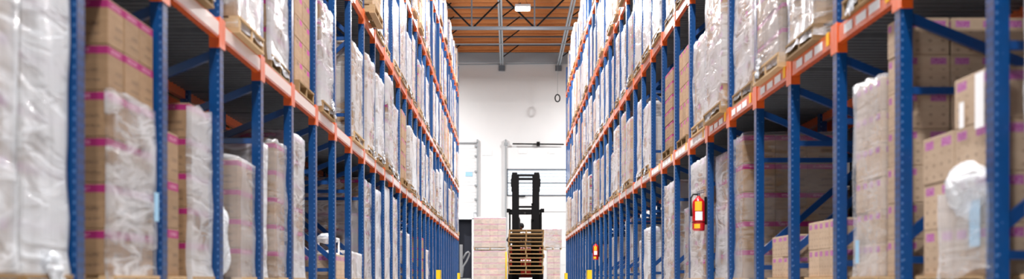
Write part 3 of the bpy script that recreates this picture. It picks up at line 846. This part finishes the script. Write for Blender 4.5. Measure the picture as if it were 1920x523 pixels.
# ------------------------------------------------------------------ cartons by the back wall
def wallstack(xpx0, xpx1, y, z0, nz, ch, nxx, lab, wrap='filmthin', mode='palepatch'):
    x0 = (xpx0-953.3)/(F/y); x1 = (xpx1-953.3)/(F/y); w = x1-x0
    e = empty('pallet_load', ((x0+x1)/2, y, z0), lab, 'pallet load', 'carton loads before the back wall')
    e.rotation_euler = (0, 0, math.pi/2)
    # local: y across (centred), x towards the camera -> rotate so the x=0 face looks at the camera
    e.rotation_euler = (0, 0, math.pi/2)
    link('pallet', pallet_bm(1, w, 1.1), e); sy = w/nxx
    for j in range(nxx):
        for i in range(2):
            for z in range(nz):
                if i and z < nz-1 and 0 < j < nxx-1: continue
                link('carton', carton_mesh(.53, sy, ch, mode), e, (.02+(i+.5)*.53, (j+.5-nxx/2)*sy, .128+z*ch))
    link('stretch_wrap', film_mesh(1, w, 1.06, nz*ch+.01, 2, wrap), e, (.02, 0, .128))
    return e
yb = 45.5
hb = .128+5*.262
wallstack(888, 949, yb, 0, 5, .262, 4, 'film-wrapped carton load on floor before back wall, left of forklift')
wallstack(888.5, 948.5, yb, hb+.045, 5, .262, 4, 'upper film-wrapped carton load stacked left of forklift before back wall')
wallstack(1027, 1050, yb+.5, 0, 5, .27, 2, 'narrow carton load on floor right of forklift, before back wall', 'filmthin', 'palepatch')
wallstack(1022, 1053, yb+.6, .128+5*.27+.03, 3, .27, 2, 'upper wrapped carton load with draped film, right of forklift', 'film', 'palepatch')
x_ = (949-953.3)/(F/44.5)
e = empty('yellow_bollard', (x_, 44.5, 0), 'thin yellow marker pole beside floor cartons left of forklift', 'bollard')
b = MB(); b.tube([(0,0,.02), (0,0,1.35), (0,0,1.37)], [.035, .035, .02], 12); link('pole', b.mesh('pole', 'yellow', smooth=True), e)
b = MB(); b.tube([(0,0,0), (0,0,.02)], .1, 16); link('foot_plate', b.mesh('foot_plate', 'yellow'), e)
# trolley with curved tubular handle by the dark doorway
e = empty('hand_trolley', (-2.02, 46.5, 0), 'pale grey trolley with curved tube handle before the dark doorway', 'trolley')
link('panel', MB().box((-.22, -.02, .25), (-.08, .02, 1.75)).mesh('panel', 'grey', bevel=.01), e)
b = MB(); b.tube([(-.1, 0, .3), (-.06, 0, .75), (.1, 0, 1.0), (.2, 0, 1.22), (.24, 0, 1.36), (.18, 0, 1.42), (.08, 0, 1.36), (-.08, 0, 1.1)], .04, 10); link('handle', b.mesh('handle', 'grey', smooth=True), e)
link('platform', MB().box((-.25, -.3, .12), (.3, .3, .2)).mesh('platform', 'grey', bevel=.01), e)
for x in (-.18, .22):
    for y in (-.22, .22):
        b = MB(); b.tube([(x-.015, y, .06), (x+.015, y, .06)], .06, 14); link('wheel', b.mesh('wheel', 'rubber'), e)

# ------------------------------------------------------------------ forklift
FX, FY = .545, 32.0
fl = empty('forklift', (FX, FY, 0), 'red forklift truck with tall black mast carrying empty wooden pallets', 'forklift')
def part(name, b, mat, parent=fl, **kw): return link(name, b.mesh(name, mat, **kw), parent)
for sx in (-1, 1):
    b = MB(sx); b.box((.265, 0, .08), (.43, .10, 3.52)); b.box((.27, .1, .08), (.30, .16, 3.52)); b.box((.38, .1, .08), (.43, .16, 3.52))
    part('mast_rail', b, 'black')
    b = MB(sx); b.box((.21, -.03, .1), (.275, .08, 3.40)); part('inner_mast_rail', b, 'black')
    b = MB(sx); b.box((.42, -.02, 3.08), (.47, .12, 3.32)); b.box((.43, .02, 2.9), (.45, .08, 3.45)); part('roller_bracket', b, 'black')
    b = MB(sx); b.tube([(.205, .12, .3), (.205, .12, 2.05)], .035, 12); cyl = part('lift_cylinder', b, 'black', smooth=True)
    b = MB(sx); b.tube([(.205, .12, 2.05), (.205, .12, 2.45 if sx > 0 else 2.1)], .018, 10); o = link('piston_rod', b.mesh('piston_rod', 'black'), cyl)
for z, h in ((3.40, .06), (3.28, .07), (2.40, .06), (2.31, .04), (.9, .1)):
    part('mast_crossbar', MB().box((-.28, .02, z), (.28, .09, z+h)), 'black')
b = MB(); b.tube([(.21, .0, 1.7), (.21, 0, 2.28), (.21, 0, 2.32), (.21, 0, 2.52)], [.03, .03, .022, .022], 10); b.box((.17, -.03, 1.96), (.25, .03, 2.02)); b.box((.18, -.03, 2.48), (.24, .03, 2.54)); part('centre_hose_guide', b, 'black')
part('carriage', MB().box((-.5, -.10, .45), (.5, -.04, .55)).box((-.5, -.10, .85), (.5, -.04, .95)), 'black')
b = MB()
for x in [-.5, -.3, -.1, .1, .3, .5]: b.box((x-.012, -.10, .55), (x+.012, -.075, 1.5))
b.box((-.52, -.10, 1.48), (.52, -.075, 1.52)); part('load_backrest', b, 'black')
for sx in (-1, 1):
    b = MB(sx); b.box((.16, -.14, .27), (.28, -.10, .95)); b.box((.16, -1.22, .268), (.28, -.10, .30)); part('fork', b, 'black')
# chassis
prof = [(.25, .3), (.25, .75), (.55, .85), (.95, .62), (1.15, .62), (1.2, .95), (2.35, 1.05), (2.55, .9), (2.55, .35), (2.35, .2), (.45, .2)]
b = MB(); b.prism(prof, -.52, .52); part('chassis', b, 'truckred', bevel=.02)
b = MB(); b.prism([(1.95, .3), (1.95, 1.08), (2.5, 1.0), (2.68, .8), (2.68, .4), (2.55, .28)], -.56, .56); part('counterweight', b, 'truckred', bevel=.04)
b = MB(); b.prism([(.42, .8), (.36, 1.15), (.44, 1.2), (.62, 1.12), (.66, .8)], -.5, .5); part('front_cowl', b, 'truckred', bevel=.02)
g = MB()
part('overhead_guard', MB().box((-.54, .5, 2.30), (.54, .56, 2.38)).box((-.54, 1.75, 2.30), (.54, 1.81, 2.38)).box((-.54, .5, 2.30), (-.47, 1.81, 2.38)).box((.47, .5, 2.30), (.54, 1.81, 2.38))
     .box((-.3, .5, 2.32), (-.26, 1.8, 2.36)).box((-.02, .5, 2.32), (.02, 1.8, 2.36)).box((.26, .5, 2.32), (.30, 1.8, 2.36)), 'black')
for sx in (-1, 1):
    part('guard_post', MB(sx).bar((.5, .42, 1.0), (.5, .53, 2.32), .05, .05), 'black')
    part('guard_post', MB(sx).bar((.5, 1.95, 1.0), (.5, 1.78, 2.32), .05, .05), 'black')
    part('work_light', MB(sx).box((.48, .38, 2.28), (.6, .5, 2.40)), 'black', bevel=.01)
    for yy, r in ((.28, .27), (2.1, .24)):
        b = MB(sx); b.tube([(.36, yy, r), (.38, yy, r), (.54, yy, r), (.56, yy, r)], [r*.85, r, r, r*.85], 28); w = part('wheel', b, 'rubber')
        b = MB(sx); b.tube([(.5, yy, r), (.565, yy, r)], r*.5, 20); o = link('hub', b.mesh('hub', 'truckred'), w)
part('seat', MB().box((-.24, 1.15, .96), (.24, 1.62, 1.08)).prism([(1.55, 1.05), (1.62, 1.62), (1.72, 1.62), (1.68, 1.05)], -.24, .24), 'seatvinyl', bevel=.02)
b = MB(); b.tube([(.16*math.cos(t), .82+.10*math.sin(t), 1.42+.12*math.sin(t)) for t in [i*math.pi/10 for i in range(21)]], .014, 8, cap=False); b.tube([(0, .82, 1.42), (0, .6, 1.15)], .02, 8); b.bar((-.16, .82, 1.42), (.16, .82, 1.42), .02, .015); part('steering_wheel', b, 'black')
# pallets on the forks
PR = random.Random(3)
ph = .1225
for i in range(11):
    ox, oy, rz = PR.uniform(-.022, .022), PR.uniform(-.01, .01), PR.uniform(-.012, .012)
    names = ['lowest', 'second', 'third', 'fourth', 'fifth', 'sixth', 'seventh', 'eighth', 'ninth', 'tenth']
    lab = f"empty wooden pallet on the forklift, {names[i]} from the bottom of its stack" if i < 10 else 'empty wooden pallet on top of the stack the forklift carries'
    e = empty('wooden_pallet', (FX-.005+ox, FY-.70+oy, .302+i*ph), lab, 'pallet', 'empty pallets carried by the forklift', rz)
    w, d = 1.08, 1.0; h = ph-.001
    for xx in (-w/2, -.019, w/2-.038): link('stringer', cached(('st', round(xx, 2)), lambda: MB().box((xx, -d/2+.004, .018), (xx+.038, d/2-.004, h-.018)).mesh('stringer', 'palletold')), e)
    def boards(n, z0, z1):
        b = MB()
        for q in range(n): y = -d/2+q*(d-.09)/(n-1); b.box((-w/2, y, z0), (w/2, y+.09, z1))
        return b.mesh('deck_boards', 'palletold')
    link('top_deck', cached('td', lambda: boards(7, h-.018, h)), e); link('bottom_deck', cached('bd', lambda: boards(4, 0, .018)), e)

# ------------------------------------------------------------------ driver
def skin(name, pts, edges, rad, mat, parent=None, sub=2, root=0):
    me = D.meshes.new(name); me.from_pydata(pts, edges, []); o = D.objects.new(name, me); C.objects.link(o)
    if parent is not None: o.parent = parent
    m = o.modifiers.new('skin', 'SKIN'); m.use_smooth_shade = True; m.branch_smoothing = .4
    for i, v in enumerate(me.skin_vertices[0].data):
        r = rad[i]; v.radius = r if isinstance(r, tuple) else (r, r); v.use_root = (i == root)
    s_ = o.modifiers.new('sub', 'SUBSURF'); s_.levels = sub; s_.render_levels = sub
    me.materials.append(MAT[mat]); return o
pr = empty('person', (FX-.20, FY+1.35, 0), 'seated forklift driver in dark jacket and knit cap, leaning sideways behind the mast', 'person')
J = {'pel': (0, 0, 1.17), 'bel': (-.02, -.02, 1.32), 'che': (-.05, -.06, 1.50), 'nek': (-.03, -.09, 1.66), 'nk2': (.0, -.11, 1.72), 'hd0': (.03, -.12, 1.78), 'hd1': (.055, -.12, 1.86), 'hd2': (.07, -.12, 1.92),
     'ls': (-.24, -.08, 1.58), 'le': (-.38, -.20, 1.40), 'lw': (-.14, -.42, 1.42), 'lp': (-.12, -.49, 1.45), 'rs': (.13, -.09, 1.60), 're': (.26, -.22, 1.36), 'rw': (.12, -.42, 1.42), 'rp': (.12, -.49, 1.45),
     'lh': (-.10, -.03, 1.15), 'lk': (-.14, -.46, 1.16), 'la': (-.14, -.62, .80), 'lt': (-.14, -.76, .76), 'rh': (.10, -.03, 1.15), 'rk': (.14, -.46, 1.16), 'ra': (.14, -.62, .80), 'rt': (.14, -.76, .76)}
ED = [('pel','bel'),('bel','che'),('che','nek'),('nek','nk2'),('nk2','hd0'),('hd0','hd1'),('hd1','hd2'),('che','ls'),('ls','le'),('le','lw'),('lw','lp'),('che','rs'),('rs','re'),('re','rw'),('rw','rp'),
      ('pel','lh'),('lh','lk'),('lk','la'),('la','lt'),('pel','rh'),('rh','rk'),('rk','ra'),('ra','rt')]
RD = {'pel': (.13,.11), 'bel': (.13,.10), 'che': (.15,.11), 'nek': .06, 'nk2': .052, 'hd0': (.07,.085), 'hd1': (.08,.098), 'hd2': (.062,.075), 'ls': .062, 'le': .045, 'lw': .028, 'lp': (.034,.018), 'rs': .062, 're': .045, 'rw': .028, 'rp': (.034,.018),
      'lh': .09, 'lk': .062, 'la': .042, 'lt': .036, 'rh': .09, 'rk': .062, 'ra': .042, 'rt': .036}
keys = list(J); pts = [J[k] for k in keys]; ed = [(keys.index(a), keys.index(b_)) for a, b_ in ED]; rad = [RD[k] for k in keys]
for hnd, sg in (('lp', 1), ('rp', -1)):
    c = J[hnd]; hi = keys.index(hnd)
    for q, (dx_, ln) in enumerate(((-.027, .026), (-.009, .030), (.009, .028), (.027, .022))):
        a = len(pts); pts += [(c[0]+dx_, c[1]-.035, c[2]+.008), (c[0]+dx_, c[1]-.035-ln, c[2]-.012), (c[0]+dx_, c[1]-.03-ln, c[2]-.04)]
        rad += [.0105, .0095, .008]; ed += [(hi, a), (a, a+1), (a+1, a+2)]
    a = len(pts); pts += [(c[0]+sg*.04, c[1]+.01, c[2]-.01), (c[0]+sg*.055, c[1]-.02, c[2]-.03)]; rad += [.012, .0095]; ed += [(hi, a), (a, a+1)]
body = skin('body', pts, ed, rad, 'skin', pr)
b = MB()
def hd(x, y, z): return (x+.055, y-.12, z+1.85)
b.tube([hd(-.005, -.085, .02), hd(-.005, -.118, -.02), hd(-.005, -.09, -.035)], [.010, .016, .008], 8); link('nose', b.mesh('nose', 'skin', smooth=True), pr)
b = MB(); b.tube([hd(-.025, -.088, -.055), hd(.0, -.095, -.058), hd(.022, -.088, -.055)], [.004, .008, .004], 8); link('mouth', b.mesh('mouth', 'skin', smooth=True), pr)
for sx in (-1, 1):
    b = MB(); b.tube([hd(sx*.032-.004, -.082, .02), hd(sx*.032-.004, -.094, .02)], [.014, .004], 10); link('eye', b.mesh('eye', 'white', smooth=True), pr)
    b = MB(); b.tube([hd(sx*.078, .0, .03), hd(sx*.092, .005, .0), hd(sx*.08, .0, -.035)], [.008, .016, .007], 8); link('ear', b.mesh('ear', 'skin', smooth=True), pr)
jk = ['pel','bel','che','nek','ls','le','lw','rs','re','rw']
jp = [J[k] for k in jk]; je = [(jk.index(a), jk.index(b_)) for a, b_ in ED if a in jk and b_ in jk]
jr = [tuple(x+.018 for x in (RD[k] if isinstance(RD[k], tuple) else (RD[k], RD[k]))) for k in jk]
skin('jacket', jp, je, jr, 'navy', pr)
tk = ['pel','lh','lk','la','rh','rk','ra']
skin('trousers', [J[k] for k in tk], [(tk.index(a), tk.index(b_)) for a, b_ in ED if a in tk and b_ in tk], [tuple(x+.014 for x in (RD[k] if isinstance(RD[k], tuple) else (RD[k], RD[k]))) for k in tk], 'denim', pr)
bm = bmesh.new(); bmesh.ops.create_uvsphere(bm, u_segments=20, v_segments=14, radius=1)
for v in bm.verts: v.co = Vector((v.co.x*.098, v.co.y*.112, max(v.co.z, -.3)*.11))
me = D.meshes.new('knit_cap'); bm.to_mesh(me); bm.free(); me.materials.append(MAT['hair']); me.polygons.foreach_set('use_smooth', [True]*len(me.polygons))
link('knit_cap', me, pr, (.068, -.115, 1.885), (0, .35, 0))
for sx in (-1, 1):
    b = MB(sx); b.prism([(-.80, .72), (-.80, .78), (-.70, .82), (-.62, .86), (-.55, .84), (-.55, .72)], .09, .19); link('boot', b.mesh('boot', 'black', bevel=.01), pr)

# ------------------------------------------------------------------ camera, world, view
cam = D.cameras.new('camera'); co = D.objects.new('camera', cam); C.objects.link(co)
co.location = (0, 0, .10); co.rotation_euler = (math.pi/2, 0, 0)
cam.sensor_fit = 'HORIZONTAL'; cam.sensor_width = 36; cam.lens = 36*F/1920
cam.shift_x = 6.7/1920; cam.shift_y = 264.5/1920; cam.clip_end = 200; cam.clip_start = .05
cam.dof.use_dof = True; cam.dof.focus_distance = 20.0; cam.dof.aperture_fstop = 1.25
bpy.context.scene.camera = co
w = D.worlds.new('world'); bpy.context.scene.world = w; w.use_nodes = True
w.node_tree.nodes['Background'].inputs[0].default_value = (.82, .88, 1, 1); w.node_tree.nodes['Background'].inputs[1].default_value = .09
sc = bpy.context.scene
sc.view_settings.view_transform = 'Standard'; sc.view_settings.look = 'None'; sc.view_settings.gamma = 1; sc.view_settings.use_curve_mapping = False
sc.view_settings.exposure = -0.1
sc.cycles.use_denoising = True; sc.cycles.transparent_max_bounces = 12; sc.cycles.max_bounces = 8; sc.cycles.diffuse_bounces = 4
sc.cycles.sample_clamp_indirect = 8
